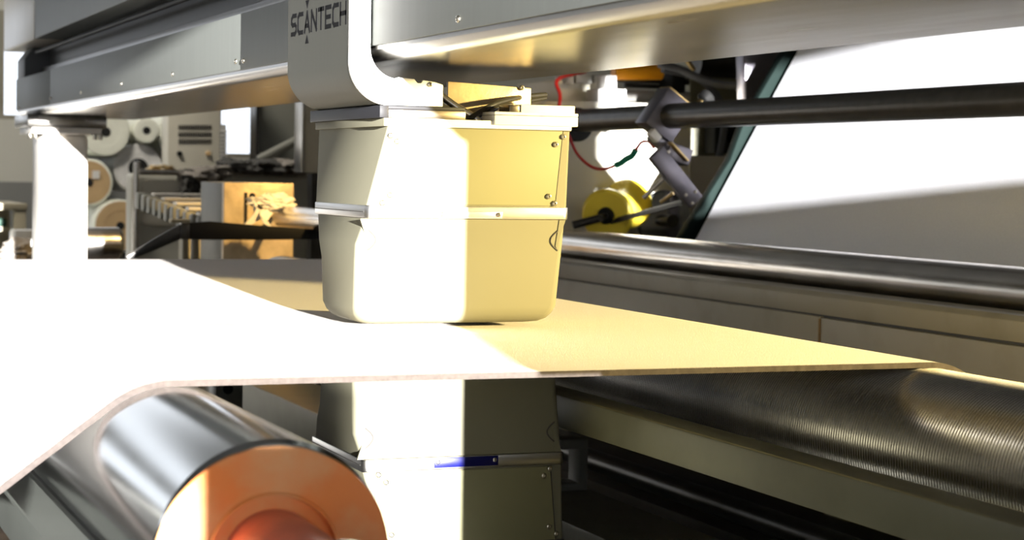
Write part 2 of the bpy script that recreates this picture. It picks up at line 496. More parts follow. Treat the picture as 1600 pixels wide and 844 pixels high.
jy = at(1283, 500, X=XF).y
rail('lower_rail', jy+.002, 5.25, 0.80, zs(.1362))
rail('lower_rail', 1.7, jy-.002, 0.80, zs(.1372), x0=XF-.003)
rail('gap_strip', 1.7, 5.25, zs(.138), zs(.134), x0=XF+.008, m='recess_dark')
MB().box(XF-.0042, XF+.01, jy-.004, jy+.004, zs(.165), zs(.1372)-.002).build('rust_streak', 'stain', t)
MB().box(2.52, 2.56, 1.7, 5.25, 0, .8).build('back_panel', 'recess_dark', t)  # added dark sheet so the space under the bench reads as shade
for y in (1.9, 3.6, 5.1): MB().box(2.2, 2.3, y-.05, y+.05, 0, .8).build('leg', 'cream_paint', t, bevel=.004)

# ================================================================== INCLINED SHEET with dark green side plate
e0, e1 = Vector((2.517, 4.9, 1.159)), Vector((2.827, 4.9, 1.693))
du = (e1-e0).normalized()
P = [e0 - du*.12 + du*(i*.06) for i in range(26)]
w = MB(); vs = []; nrm = Vector((-du.z, 0, du.x))
for sgn in (0, 1):
    for i, p in enumerate(P):
        for y in (2.1, 3.0, 4.0, 4.9): vs.append((p.x - nrm.x*.004*sgn, y, p.z - nrm.z*.004*sgn))
n = len(P); o_ = n*4; fs = []
for i in range(n-1):
    for j in range(3):
        a = i*4+j; fs += [(a, a+1, a+5, a+4), (o_+a, o_+a+4, o_+a+5, o_+a+1)]
    for j in (0, 3): a = i*4+j; fs.append((a, a+4, o_+a+4, o_+a))
fs += [(0, 1, 2, 3, o_+3, o_+2, o_+1, o_), tuple((n-1)*4+j for j in range(4)) + tuple(o_+(n-1)*4+j for j in (3, 2, 1, 0))]
w.add(vs, fs).build('inclined_web', 'sheet', smooth=False, label='bluish white web rising at a slant behind the long black bar', cat='web')
g = MB()
A0, B0 = at(1063, 374, Y=4.93), at(1088, 300, Y=4.93)
tl = [at(1088, 374, Y=4.93), at(1250, 70, Y=4.93), at(1232, 70, Y=4.93), at(1162, 190, Y=4.93), at(1140, 250, Y=4.93), at(1062, 374, Y=4.93)]
base = [(p.x+.02 if i < 2 else p.x, p.z) for i, p in enumerate(tl)]
lo = base[-1]; 
g.prism(base[:-1] + [lo, (lo[0]-.03, 1.0445), (lo[0]+.09, 1.0445)], 'y', 4.925, 4.965).build('side_plate', 'dark_green', bevel=.003, label='dark green slanted side plate along the left edge of the rising web', cat='plate')

# ================================================================== BLACK BAR, CLAMP, ARM, YELLOW PULLEY
BX, BZ, BR = 2.30, 1.491, 0.0335
t = thing('support_bar', (BX, 3.6, BZ-BR), 'long round black steel bar crossing in front of the rising web', 'bar')
MB().lathe((BX, 2.0, BZ), (0, 1, 0), [(0, BR-.003), (.003, BR), (3.47, BR)], 48).build('bar', 'black_steel', t, smooth=True)
MB().lathe((BX, 5.25, BZ-.012), (0, 1, 0), [(0, .046), (.004, .05), (.2, .05), (.204, .046)], 40).build('bar_collar', 'black_rubber', t, smooth=True)

yc = at(1040, 187, X=BX).y
t = thing('clamp_assembly', (BX, yc, BZ-.05), 'grey metal clamp and hinged arm hanging from the black bar', 'clamp arm')
A = Vector((math.sin(R_(35)), 0, math.cos(R_(35)))); Bv = Vector((math.cos(R_(35)), 0, -math.sin(R_(35))))
cb = Vector((BX, yc, BZ))
MB().obox(cb - Bv*.004, A*.058, Bv*.047, Vector((0, .036, 0))).build('clamp_block', 'clamp_metal', t, bevel=.003)
MB().obox(cb + A*.0595 - Bv*.004, A*.003, Bv*.044, Vector((0, .033, 0))).build('clamp_lit_face', 'brass', t, bevel=.001)  # gold light on the block's top, put in as a brass sheet
screw(cb + A*.062, .008, t, tuple(A))
MB().cyl(cb + A*.02 + Bv*.043, cb + A*.02 + Bv*.043 + Vector((.06, 0, .05)), .010).build('clamp_bolt', 'brass', t, smooth=True)
kb = cb + A*.02 + Bv*.043 + Vector((.06, 0, .05))
k_ = MB(); kd = Vector((.06, 0, .05)).normalized()
k_.lathe(kb, kd, [(0, .014), (.006, .022), (.026, .022), (.032, .016)], 12)
k_.build('knob', 'black_rubber', t, bevel=.002)
def pt(px, py, Y): return at(px, py, Y=Y)
Yk = yc - .03
def bar2(a, b, hw, hy, name, m, **k):
    a, b = Vector(a), Vector(b); d = (b-a).normalized(); s = d.cross(Vector((0, 1, 0))).normalized()
    return MB().obox((a+b)/2, d*((b-a).length/2), s*hw, Vector((0, hy, 0))).build(name, m, t, bevel=.002, **k)
bar2(pt(1020, 208, yc), pt(1052, 240, yc), .018, .02, 'neck', 'clamp_metal')
bar2(pt(1016, 205, Yk), pt(1028, 219, Yk), .011, .012, 'set_screw_boss', 'white_block')
bar2(pt(1037, 234, Yk-.02), pt(1072, 247, Yk-.02), .022, .03, 'hinge_block', 'clamp_metal')
bar2(pt(1024, 238, Yk-.045), pt(1086, 316, Yk-.045), .024, .012, 'arm_plate', 'clamp_metal')
bar2(pt(1046, 222, Yk-.053), pt(1073, 252, Yk-.053), .003, .012, 'hinge_edge', 'brass')
for px, py in ((1045, 237), (1087, 300), (1082, 318), (1072, 305)):
    screw(pt(px, py, Yk-.058) + Vector((0, .002, 0)), .005, t)
MB().cyl(pt(1037, 279, Yk-.03), pt(1006, 309, Yk+.02), .006).build('tension_rod', 'polished_steel', t, smooth=True)
MB().cyl(pt(1052, 302, Yk-.01), pt(1032, 316, Yk+.02), .005).build('tension_spring', 'brass', t, smooth=True)

t = thing('guide_pulley', pt(950, 375, 5.25), 'yellow flanged guide pulley on a black arm beside the polished roller', 'pulley')
a0 = pt(947, 337, 5.22); a1 = pt(982, 318, 5.37)
ad = (a1-a0).normalized(); L = (a1-a0).length
MB().lathe(a0, ad, [(0, .025), (.0, .070), (.006, .078), (.018, .079), (.024, .066), (.036, .048), (L-.055, .046), (L-.035, .055), (L-.02, .072), (L-.006, .077), (L, .070), (L, .03)], 64).build('wheel', 'yellow_plastic', t, smooth=True)
MB().lathe(a0 - ad*.012, ad, [(0, .014), (.002, .024), (.016, .026)], 32).build('hub', 'black_rubber', t, smooth=True)
MB().cyl(a0 - ad*.05, a0 + ad*.01, .010).build('axle', 'black_steel', t, smooth=True)
MB().lathe(a1 - ad*.004, ad, [(0, .05), (.012, .05), (.014, .03), (.035, .028), (.05, .02)], 20).build('bearing_housing', 'black_rubber', t, smooth=True)
c0, c1 = pt(962, 343, 5.2), pt(1070, 314, Yk)
d = (c1-c0).normalized(); s_ = d.cross(Vector((0, 1, 0))).normalized()
MB().obox((c0+c1)/2, d*((c1-c0).length/2), s_*.010, Vector((0, .012, 0))).build('arm', 'black_rubber', t, bevel=.003)
MB().obox((c0+c1)/2 + s_*.016, d*((c1-c0).length/2), s_*.005, Vector((0, .010, 0))).build('arm', 'black_rubber', t, bevel=.002)
MB().cyl(pt(895, 352, 5.22), a0 - ad*.03, .012).build('axle_stub', 'black_steel', t, smooth=True)

t = thing('sensor_wire', pt(930, 265, 4.85), 'thin red wire with green taped joint hanging left of the clamp arm', 'wire')
wp = [(880, 190, 4.9), (890, 215, 4.9), (903, 242, 4.9), (925, 261, 4.88), (945, 264, 4.86), (965, 257, 4.83), (985, 247, 4.8), (995, 232, 4.78), (1003, 222, 4.76), (1014, 222, 4.75), (1022, 232, 4.74)]
MB().tube([pt(*p) for p in wp], .0042).build('wire', 'red_wire', t, smooth=True)
MB().tube([pt(*p) for p in [(961, 259, 4.83), (970, 255, 4.82), (978, 249, 4.81), (987, 244, 4.8), (993, 235, 4.78)]], .009).build('tape', 'green_tape', t, smooth=True)
MB().tube([pt(872, 178, 5.3), pt(875, 150, 5.35), pt(869, 130, 5.4), pt(878, 121, 5.5), pt(900, 116, 5.6), pt(915, 112, 5.7)], .006).build('red_lead', 'red_wire', smooth=True, label='red lead looping up from the scanner head to the grey boxes', cat='wire')

# ================================================================== MACHINE BEHIND THE BAR
YM = 5.48
xl, xr = at(885, 300, Y=YM).x, at(1078, 300, Y=YM).x
t = thing('rear_machine', ((xl+xr)/2, 5.7, 0), 'cream machine housing with rounded corner behind the yellow pulley', 'machine')
zt = at(950, 160, Y=YM).z
poly = [(xl-.1, YM+.6)] + arc(xl-.1+.22, YM+.2, .22, 180, 262, 14) + [(xr, YM), (xr, YM+.6)]
MB().prism(poly, 'z', 0, zt).build('housing', 'cabinet_grey', t, smooth=True)
a, b = at(1078, 243, Y=YM+.05), at(1150, 243, Y=YM+.05)
MB().box(a.x-.01, b.x, YM+.05, YM+.5, 0, a.z).build('side_housing', 'cabinet_grey', t, bevel=.004)
q0, q1 = at(872, 165, Y=5.58), at(962, 128, Y=5.58)
MB().box(q0.x, q1.x, 5.58, 5.93, zt, q1.z).build('top_box', 'cabinet_grey', t, bevel=.005)
for px in (884, 900, 928):
    a, b = at(px, 131, Y=5.56), at(px+ (13 if px < 890 else 25), 118, Y=5.56)
    MB().box(a.x, b.x, 5.56, 5.65, a.z+.002, b.z).build('junction_box', 'grey_box', t, bevel=.003)
a, b = at(934, 160, Y=5.45), at(979, 140, Y=5.45)
MB().box(a.x, b.x, 5.45, 5.54, a.z, b.z).build('sensor_block', 'white_block', t, bevel=.003)
a, b = at(946, 141, Y=5.45), at(964, 118, Y=5.45)
MB().box(a.x, b.x, 5.45, 5.52, a.z, b.z).build('sensor_head', 'white_block', t, bevel=.003)
a, b = at(958, 113, Y=5.9), at(1034, 113, Y=5.9)
MB().lathe(a, b-a, [(0, .02), (.003, .026), ((b-a).length-.004, .026), ((b-a).length, .02)], 24).build('actuator', 'orange_case', t, smooth=True, label='orange actuator')
for i, (p_, q_, r) in enumerate([((965, 122), (1075, 128), .013), ((975, 133), (1060, 137), .008), ((968, 150), (1075, 152), .02)]):
    MB().cyl(at(*p_, Y=6.0), at(*q_, Y=6.0), r, 16).build('rod', ['black_steel', 'black_steel', 'grey_box'][i], t, smooth=True)
a, b = at(1050, 145, Y=5.9), at(1072, 108, Y=5.9)
MB().box(a.x, b.x, 5.9, 6.0, a.z, b.z).build('valve_block', 'black_rubber', t, bevel=.004)
a, b = at(1078, 130, Y=6.6), at(1165, 80, Y=6.6)
MB().box(a.x, b.x, 6.6, 6.9, 0.9, b.z).build('back_panel', 'cream_paint', t, bevel=.004)
a, b = at(1085, 117, Y=6.4), at(1160, 80, Y=6.4)
MB().cyl((a.x, 6.4, a.z+.05), (b.x, 6.4, a.z+.05), .06).build('motor', 'black_steel', t, smooth=True)
for a_, b_ in (((1107, 240), (1145, 175)), ((1122, 225), (1138, 200))):
    a, b = at(*a_, Y=6.55), at(*b_, Y=6.55)
    MB().box(a.x, b.x, 6.5, 6.59, a.z, b.z).build('access_door', 'black_rubber' if a_[0] == 1107 else 'cream_paint', t, bevel=.004)
MB().cyl(at(1074, 95, Y=5.7), at(1084, 110, Y=5.7), .009).build('brass_fitting', 'brass', t, smooth=True)
q = at(1040, 345, Y=5.38)
t = thing('steel_drum', (q.x, 5.42, q.z-.1), 'dull steel drum behind the yellow pulley', 'drum')
MB().lathe((q.x, 5.385, q.z), (0, 1, 0), [(0, .086), (.004, .094), (.08, .094), (.084, .086)], 64).build('barrel', 'satin_steel', t, smooth=True)
MB().cyl((q.x, 5.33, q.z), (q.x, 5.39, q.z), .02).build('shaft', 'black_steel', t, smooth=True)
# hoses
MB().tube([at(1030, 100, Y=5.6), at(1062, 108, Y=5.6), at(1092, 122, Y=5.55), at(1125, 132, Y=5.5), at(1165, 135, Y=5.45)], .013).build('hose', 'grey_cable', smooth=True, label='upper dark hose sagging towards the green side plate', cat='hose')
MB().tube([at(1035, 108, Y=5.75), at(1080, 118, Y=5.75), at(1105, 133, Y=5.75), at(1125, 158, Y=5.75), at(1132, 190, Y=5.75), at(1125, 240, Y=5.75), at(1110, 290, Y=5.75)], .012).build('hose', 'grey_cable', smooth=True, label='dark hose bending down behind the black bar', cat='hose')
# bare steel end plate next to the green plate
tl = [at(1163, 75, Y=5.1), at(1238, 75, Y=5.1), at(1238, 185, Y=5.1), at(1185, 195, Y=5.1), at(1166, 160, Y=5.1)]
pz = [(p.x, p.z) for p in tl]
MB().prism(pz[:2] + [(pz[2][0], 0), (pz[3][0], 0)] + pz[3:], 'y', 5.1, 5.16).build('bearing_plate', 'clamp_metal', bevel=.006, label='bare steel bearing plate at the top of the green side plate', cat='plate')

# ================================================================== SCANNER O-FRAME
YE = 6.56
t = thing('scanner_frame', (1.0, 4.0, 0), 'grey scanner frame with overhead double beam and end columns', 'scanner frame')
FX = 0.852
zf0, zf1 = 1.512, 1.614
# lower box: core with a rolled bottom edge
prof = [(FX+.004, zf1-.002), (FX+.004, zf0)] + [(FX+.004, zf0-.006)] + arc(FX+.030, 1.518, .026, 180, 270, 10)[1:] + arc(1.24, 1.517, .025, 270, 360, 6) + [(1.265, zf1-.002)]
MB().prism(prof, 'y', 1.15, YE-.004).build('beam_skin', 'beam_skin', t, smooth=True, label='glossy rolled underside of the overhead beam')
seams = [YE, at(78, 150, X=FX).y, at(376, 60, X=FX).y, 1.15]
for i in range(3):
    a, b = seams[i+1]+.001, seams[i]-.001
    pn = MB().box(FX, FX+.008, a, b, zf0, zf1).build('cover_panel', 'beam_face', t, bevel=.001)
    for px, py in [[(30, 168)], [(72, 155), (78, 154), (127, 145), (190, 131), (270, 116), (369, 96)], [(381, 95), (717, 30)]][i]:
        p = at(px, py, X=FX)
        if not (a < p.y < b): p.y = b-.02 if p.y >= b else a+.02
        screw(p, .0048, pn, (-1, 0, 0))
MB().box(FX+.01, 1.25, YE-.004, YE+.02, zf0, zf1).build('end_plate', 'cover_metal', t, bevel=.006)
# recess with drive rail
MB().box(.955, 1.24, 1.2, YE-.05, zf1-.004, 1.724).build('recess_wall', 'recess_dark', t)
MB().box(.925, .955, 1.2, YE-.1, 1.632, 1.652).build('guide_rail', 'black_steel', t, bevel=.003)
MB().cyl((.905, 1.2, 1.700), (.905, YE-.1, 1.700), .007, 12).build('drive_belt', 'black_rubber', t, smooth=True)
# upper box
ya = at(55, 30, X=FX).y
MB().box(FX-.002, 1.26, 1.15, ya-.001, 1.722, 2.02).build('upper_box', 'beam_face', t, bevel=.003)
MB().box(FX-.004, 1.262, ya+.001, 6.85, 1.720, 2.02).build('end_cap', 'column_paint', t, bevel=.006)
MB().prism([(FX+.02, 1.614), (FX+.02, 1.68), (FX+.05, 1.72), (1.14, 1.72), (1.14, 1.614)], 'y', YE-.05, YE+.12).build('end_bracket', 'recess_dark', t, bevel=.003)
# far column
c0, c1 = .885, 1.03
MB().box(c0, c1, 6.2, 6.42, 0, 1.432).build('column', 'column_paint', t, bevel=.018, seg=4)
MB().box(.835, 1.08, 6.16, 6.46, 1.452, 1.491).build('column_flange', 'beam_skin', t, bevel=.003)
MB().box(.85, 1.065, 6.17, 6.45, 1.432, 1.452).build('column_flange', 'column_paint', t, bevel=.003)
for x in (.845, .862, 1.045, 1.062):
    MB().lathe((x, 6.175, 1.434), (0, 0, -1), [(0, .008), (.016, .008), (.018, .006)], 6).build('flange_bolt', 'steel_screw', t, bevel=.001)
# near column (outside the picture) and lower beam
MB().box(.877, 1.05, 0.95, 1.15, 0, 2.02).build('column', 'column_paint', t, bevel=.006, seg=2)
MB().prism([(.88, 1.234), (.85, 1.226), (.781, 1.192), (.781, 1.182), (.88, 1.182)], 'y', .915, .952).build('shadow_block', 'cover_metal', t)  # added out of view to shape the shadow edge on the web
MB().box(.87, 1.15, 1.15, 6.2, .46, .66).build('lower_beam', 'beam_face', t, bevel=.01)

# ================================================================== SCANNER HEADS
HY, HB = 2.695, 2.900           # front and back of the head
MZ = 2.172                      # the lower head mirrors the upper one
def rrect(x0, x1, y0, y1, rad, n=5, cut=0.0):
    """rounded rectangle, counter-clockwise; cut shifts the front left corner to +x"""
    P = []
    for cx, cy, a in ((x1-rad, y1-rad, 0), (x0+rad, y1-rad, 90), (x0+rad+cut, y0+rad, 180), (x1-rad, y0+rad, 270)):
        P += arc(cx, cy, rad, a, a+90, n)
    return P
def head(root, up):
    zz = (lambda z: z) if up else (lambda z: MZ - z)
    def ring(poly, z): return [(x, y, zz(z)) for x, y in poly]
    def bx(mb, x0, x1, y0, y1, z0, z1):
        a, b = sorted((zz(z0), zz(z1))); return mb.box(x0, x1, y0, y1, a, b)
    # rounded shell next to the web
    R = []
    z0, z1 = 1.106, 1.262
    for z, ins, rad in [(z0, .034, .012), (z0+.002, .020, .016), (z0+.007, .010, .018), (z0+.015, .0035, .018), (z0+.026, 0, .014)]:
        R.append(ring(rrect(.832+ins, 1.153-ins, HY+ins, 2.873-ins, rad), z))
    R.append(ring(rrect(.832, 1.158, HY, 2.88, .010), 1.20))
    R.append(ring(rrect(.8325, 1.160, HY, 2.895, .008), 1.225))
    R.append(ring(rrect(.847, 1.164, HY, 2.955, .012), z1))
    sh = MB().loft(R).build('lower_shell' if up else 'upper_shell', 'head_paint', root, smooth=True)
    for sx, xb in ((1, .850), (-1, 1.150)):                 # finger recess scars at the shell corners
        P3 = [(xb + sx*(.012*math.sin(math.pi*k/8)), HY-.0006, zz(1.246 - .030*k/8)) for k in range(9)]
        MB().tube(P3, .0011, 6, 2).build('recess_line', 'line_dark', sh, smooth=True)
        q = [(xb-sx*.012, zz(1.262)), (xb-sx*.002, zz(1.262)), (xb+sx*.004, zz(1.222)), (xb+sx*.002, zz(1.220))]
        MB().prism(q, 'y', HY-.0012, HY+.002).build('corner_gusset', 'head_paint', sh)
    # aluminium band
    mb = MB().loft([ring(rrect(.8465, 1.1675, HY-.003, 2.97, .010), 1.2625), ring(rrect(.8465, 1.1675, HY-.003, 2.97, .010), 1.2815)])
    bd = mb.build('band', 'aluminium', root, bevel=.0015)
    bx(MB(), .8462, .86, HY+.01, 2.96, 1.271, 1.2725).build('band_groove', 'line_dark', bd)
    x0, x1 = (at(683, 342, Y=HY).x, at(783, 342, Y=HY).x)
    pl = bx(MB(), x0, x1, HY-.0055, HY-.003, 1.2635, 1.2740 if up else 1.278).build('name_plate', 'sunwashed_plate' if up else 'blue_plate', bd, bevel=.0006,
         label='name plate coloured pale for sun wash' if up else 'small glossy blue plate')
    for x in (x0+.005, x1-.006): screw((x, HY-.0055, zz(1.2695)), .0033, bd)
    # upper body, front left edge leaning to the right towards the rim
    B = [ring(rrect(.848, 1.1645, HY, 2.965, .005, 3), 1.2815), ring(rrect(.879, 1.1680, HY, 3.06, .005, 3), 1.397)]
    MB().loft(B).build('body', 'head_paint', root, smooth=True)
    pp = [(.886, 1.396), (.856, 1.2835), (1.1437, 1.2835), (1.1545, 1.396)]
    MB().prism([(x, zz(z)) for x, z in pp], 'y', HY-.0018, HY+.003).build('front_panel', 'head_panel', root, bevel=.0008)
    seam = [(.9, 1.397), (1.168, 1.397), (1.168, 1.3958), (.9, 1.3958)]
    MB().prism([(x, zz(z)) for x, z in seam], 'y', HY-.002, HY+.002).build('panel_seam', 'line_dark', root)
    seam = [(1.1549, 1.396), (1.1441, 1.2835), (1.1448, 1.2835), (1.1556, 1.396)]
    MB().prism([(x, zz(z)) for x, z in seam], 'y', HY-.0019, HY+.002).build('panel_seam', 'line_dark', root)
    for px, py in ((610, 212), (620, 221), (597, 317), (609, 305), (880, 214), (868, 226), (857, 307), (866, 318)):
        p = at(px, py, Y=HY-.002)
        p.z = zz(p.z)
        screw(p, .0042, root)
    return zz, bx

t = thing('upper_scanner_head', (1.0, 2.8, 1.106), 'upper grey scanner head with printed cover hanging under the beam', 'scanner head')
zz, bx = head(t, True)
MB().box(.884, 1.169, HY-.002, 3.055, 1.397, 1.409).build('top_flange', 'flange_white', t, bevel=.001)
MB().box(.872, .884, HY-.001, 3.055, 1.397, 1.409).build('top_flange', 'head_paint', t, bevel=.001)
xa, xb_ = at(726, 180, Y=HY).x, at(771, 180, Y=HY).x
MB().box(.8645, .878, HY-.004, 3.06, 1.409, 1.427).build('end_rail', 'dark_rail', t, bevel=.001)
MB().box(.878, xa, HY-.004, HY+.03, 1.409, 1.4215).build('front_rail', 'bronze_rail', t, bevel=.001)
MB().box(.878, xa, HY-.002, HY+.03, 1.4215, 1.427).build('front_rail', 'dark_rail', t, bevel=.001)
MB().box(xb_, 1.1775, HY-.006, HY+.05, 1.403, 1.4175).build('front_rail', 'flange_white', t, bevel=.001)
MB().box(xb_, 1.1775, HY-.006, HY+.05, 1.418, 1.4225).build('front_rail', 'flange_white', t, bevel=.0006)
MB().box(.88, 1.165, HY+.055, 3.05, 1.409, 1.414).build('top_plate', 'dark_rail', t)
x0, x1 = at(812, 170, Y=HY+.01).x, at(896, 170, Y=HY+.01).x
MB().box(x0, x1, HY+.004, HY+.05, 1.4225, 1.4345).build('connector_block', 'flange_white', t, bevel=.001)
MB().box(x0-.018, x0, HY+.006, HY+.05, 1.4225, 1.4335).build('connector_block', 'bronze_rail', t, bevel=.001)
# printed sheet-metal cover that wraps the beam
CX = .818
YC1 = 3.03
RC = .062
prof_o = [(CX, 1.86), (CX, 1.427+RC)] + arc(CX+RC, 1.427+RC, RC, 180, 262, 14)[1:]
lx, lz = prof_o[-1]
prof_o += [(lx+.01, lz-.004)] 
prof_i = [(x+.003, z+.002) for x, z in reversed(prof_o)]
MB().prism(prof_o + prof_i, 'y', HY+.003, YC1).build('cover_shell', 'cover_metal', t, smooth=True)
# front flange, an L with rounded corners
fl = [(CX-.0005, 1.86), (CX-.0005, 1.427+RC)] + arc(CX+RC, 1.427+RC, RC+.0005, 180, 268, 14)[1:] + [(.870, 1.4275), (.9615, 1.4275), (.9615, 1.459), (.950, 1.4625), (.931, 1.465), (.928, 1.4605), (.922, 1.4605), (.917, 1.466), (.893, 1.468)]
fl += arc(.893, 1.509, .0435, 270, 180, 10)[1:] + [(.8495, 1.52), (.8495, 1.86)]
fg = MB().prism(fl, 'y', HY-.003, HY+.003).build('front_flange', 'flange_white', t, bevel=.0008)
for px, py in ((568, 15), (567, 72), (583, 113), (620, 130), (672, 132)):
    screw(at(px, py, Y=HY-.003), .0036, fg)
# beam-side back wall of the carriage
MB().box(CX+.003, .8475, YC1-.006, YC1, 1.50, 1.86).build('rear_flange', 'cover_metal', t)
MB().box(.87, .95, HY+.02, YC1-.03, 1.4275, 1.462).build('carriage_block', 'dark_rail', t, bevel=.003)
x0, x1 = at(700, 140, Y=2.80).x, at(830, 140, Y=2.80).x
MB().prism([(x0, 1.470), (x1, 1.464), (x1, 1.436), (x0, 1.416)], 'y', 2.80, 2.806).build('bracket_plate', 'gold_plate', t, bevel=.001)
screw(at(815, 137, Y=2.799), .0042, t)
# cables
MB().tube([at(728, 190, Y=2.73), at(745, 178, Y=2.74), at(775, 162, Y=2.76), at(810, 153, Y=2.80), at(852, 148, Y=2.86)], .0042).build('cable', 'black_cable', t, smooth=True)
MB().tube([at(742, 186, Y=2.75), at(755, 178, Y=2.76), at(790, 165, Y=2.79), at(852, 153, Y=2.88)], .0035).build('cable', 'black_cable', t, smooth=True)
MB().tube([at(690, 150, Y=2.76), at(715, 168, Y=2.75), at(742, 184, Y=2.74), at(752, 195, Y=2.735)], .0055).build('conduit', 'aluminium', t, smooth=True)
MB().tube([at(690, 165, Y=2.74), at(715, 178, Y=2.735), at(735, 190, Y=2.73)], .004).build('cable', 'black_cable', t, smooth=True)

# lettering on the cover: stroked capitals reading SCANTECH with two pointers at the A
GL = {
 'S': [[(1, 1), (.25, 1), (0, .85), (0, .62), (.22, .5), (.78, .5), (1, .38), (1, .15), (.75, 0), (0, 0)]],
 'C': [[(1, 1), (.22, 1), (0, .84), (0, .16), (.22, 0), (1, 0)]],
 'A': [[(0, 0), (.5, 1.0), (1, 0)], [(.2, .3), (.8, .3)]],
 'N': [[(0, 0), (0, 1), (1, 0), (1, 1)]],
 'T': [[(0, 1), (1, 1)], [(.5, 1), (.5, 0)]],
 'E': [[(1, 1), (0, 1), (0, 0), (1, 0)], [(0, .5), (.9, .5)]],
 'H': [[(0, 0), (0, 1)], [(1, 0), (1, 1)], [(0, .5), (1, .5)]]}
def stroke(mb, pts, wd):
    for i, ((u0, v0), (u1, v1)) in enumerate(zip(pts, pts[1:])):
        d = Vector((u1-u0, v1-v0)); L = d.length; d /= L
        nn = Vector((-d.y, d.x))*wd/2; e = d*wd*.45
        c = [Vector((u0, v0))-e-nn, Vector((u1, v1))+e-nn, Vector((u1, v1))+e+nn, Vector((u0, v0))-e+nn]
        mb.prism([(TY-p.x, TZ+p.y) for p in c], 'x', CX-.0004-.00001*i, CX+.0005)
TY, TZ = 3.008, 1.5455
cw, gap, hh = .0275, .0110, .0285
pos = 0
for ch in 'SCANTECH':
    mb = MB()
    for pl in GL[ch]: stroke(mb, [(pos + u*cw, v*hh) for u, v in pl], .0068)
    mb.build('letter', 'logo_ink', t)
    pos += cw + gap
ay = TY - 2*(cw+gap) - cw/2
MB().prism([(ay-.010, 1.5265), (ay+.010, 1.5265), (ay, 1.5395)], 'x', CX-.0005, CX+.0005).build('pointer_mark', 'logo_ink', t)
MB().prism([(ay-.010, 1.5930), (ay+.010, 1.5930), (ay, 1.5800)], 'x', CX-.0005, CX+.0005).build('pointer_mark', 'logo_ink', t)

t = thing('lower_scanner_head', (1.0, 2.8, .66), 'lower grey scanner head with blue plate under the white web', 'scanner head')
head(t, False)
MB().box(.87, 1.17, HY-.002, 3.05, .748, .775).build('base_rail', 'dark_rail', t, bevel=.002)
MB().box(.90, 1.12, HY+.01, HB, .66, .748).build('carriage_block', 'machine_grey', t, bevel=.004)

# ================================================================== BACKGROUND LEFT
# short steel roller end beside the column
q = at(137, 380, Y=6.75)
qe = at(190, 380, Y=6.75)
t = thing('roller_end', (.95, 6.75, q.z-.055), 'short steel roller stub next to the pale column', 'roller')
MB().lathe((.98, 6.75, q.z), (1, 0, 0), [(0, .05), (.004, .055), (qe.x-.98-.012, .055), (qe.x-.98, .045)], 40).build('barrel', 'polished_steel', t, smooth=True)
MB().cyl((.93, 6.75, q.z), (.98, 6.75, q.z), .015).build('shaft', 'satin_steel', t, smooth=True)

# black belt
def ribbon(pts, mb, th=.012):
    top = [Vector(a) for a, b in pts]; bt = [Vector(b) for a, b in pts]
    n = len(pts); Y = Vector((0, th, 0))
    vs = [p for i in range(n) for p in (top[i], top[i]+Y, bt[i]+Y, bt[i])]
    fs = [(i*4+k, i*4+(k+1) % 4, (i+1)*4+(k+1) % 4, (i+1)*4+k) for i in range(n-1) for k in range(4)] + [(3, 2, 1, 0), tuple((n-1)*4+k for k in range(4))]
    return mb.add(vs, fs)
YS = 5.6
t = thing('drive_belt', (1.4, 5.6, 1.08), 'black rubber belt bent down to the left behind the web', 'belt')
ribbon([(at(198, 400, Y=YS), at(200, 408, Y=YS)), (at(240, 374, Y=YS), at(240, 392, Y=YS)), (at(284, 349, Y=YS), at(284, 373, Y=YS))], MB()).build('belt_run', 'black_steel', t, bevel=.002)
ribbon([(at(284, 349, Y=YS), at(284, 374, Y=YS)), (at(330, 346, Y=YS), at(330, 375, Y=YS)), (at(400, 352, Y=YS), at(400, 375, Y=YS)), (at(520, 360, Y=YS), at(520, 374, Y=YS))], MB()).build('belt_run', 'black_rubber', t, bevel=.002)
MB().box(at(284, 360, Y=YS).x-.004, at(296, 360, Y=YS).x, YS-.004, YS+.02, at(284, 374, Y=YS).z, at(284, 349, Y=YS).z).build('belt_clip', 'black_steel', t, bevel=.002)

# bearing plate (gold lit) with slot and holes
YP = 6.2
x0, x1, x2 = at(325, 300, Y=YP).x, at(350, 300, Y=YP).x, at(459, 300, Y=YP).x
zt = at(400, 286, Y=YP).z
t = thing('bearing_stand', ((x0+x2)/2, 6.3, 0), 'tan metal bearing stand with a slot behind the black belt', 'stand')
MB().box(x1, x2, YP, YP+.03, .75, zt).build('face_plate', 'gold_plate', t, bevel=.003)
MB().box(x1, x2, YP+.03, YP+.34, .75, zt).build('side_box', 'machine_grey', t, bevel=.004)
a, b = at(381, 350, Y=YP).x, at(386, 350, Y=YP).x
MB().box(a, b, YP-.002, YP+.01, at(385, 352, Y=YP).z, at(385, 301, Y=YP).z).build('slot', 'core_black', t)
for px in (394, 430):
    q = at(px, 306, Y=YP); MB().lathe((q.x, YP-.003, q.z), (0, 1, 0), [(0, .010), (.01, .010)], 16).build('bolt_hole', 'core_black', t)
MB().box(x1+.02, x2-.02, YP+.04, YP+.32, 0, .75).build('pedestal', 'machine_grey', t, bevel=.004)
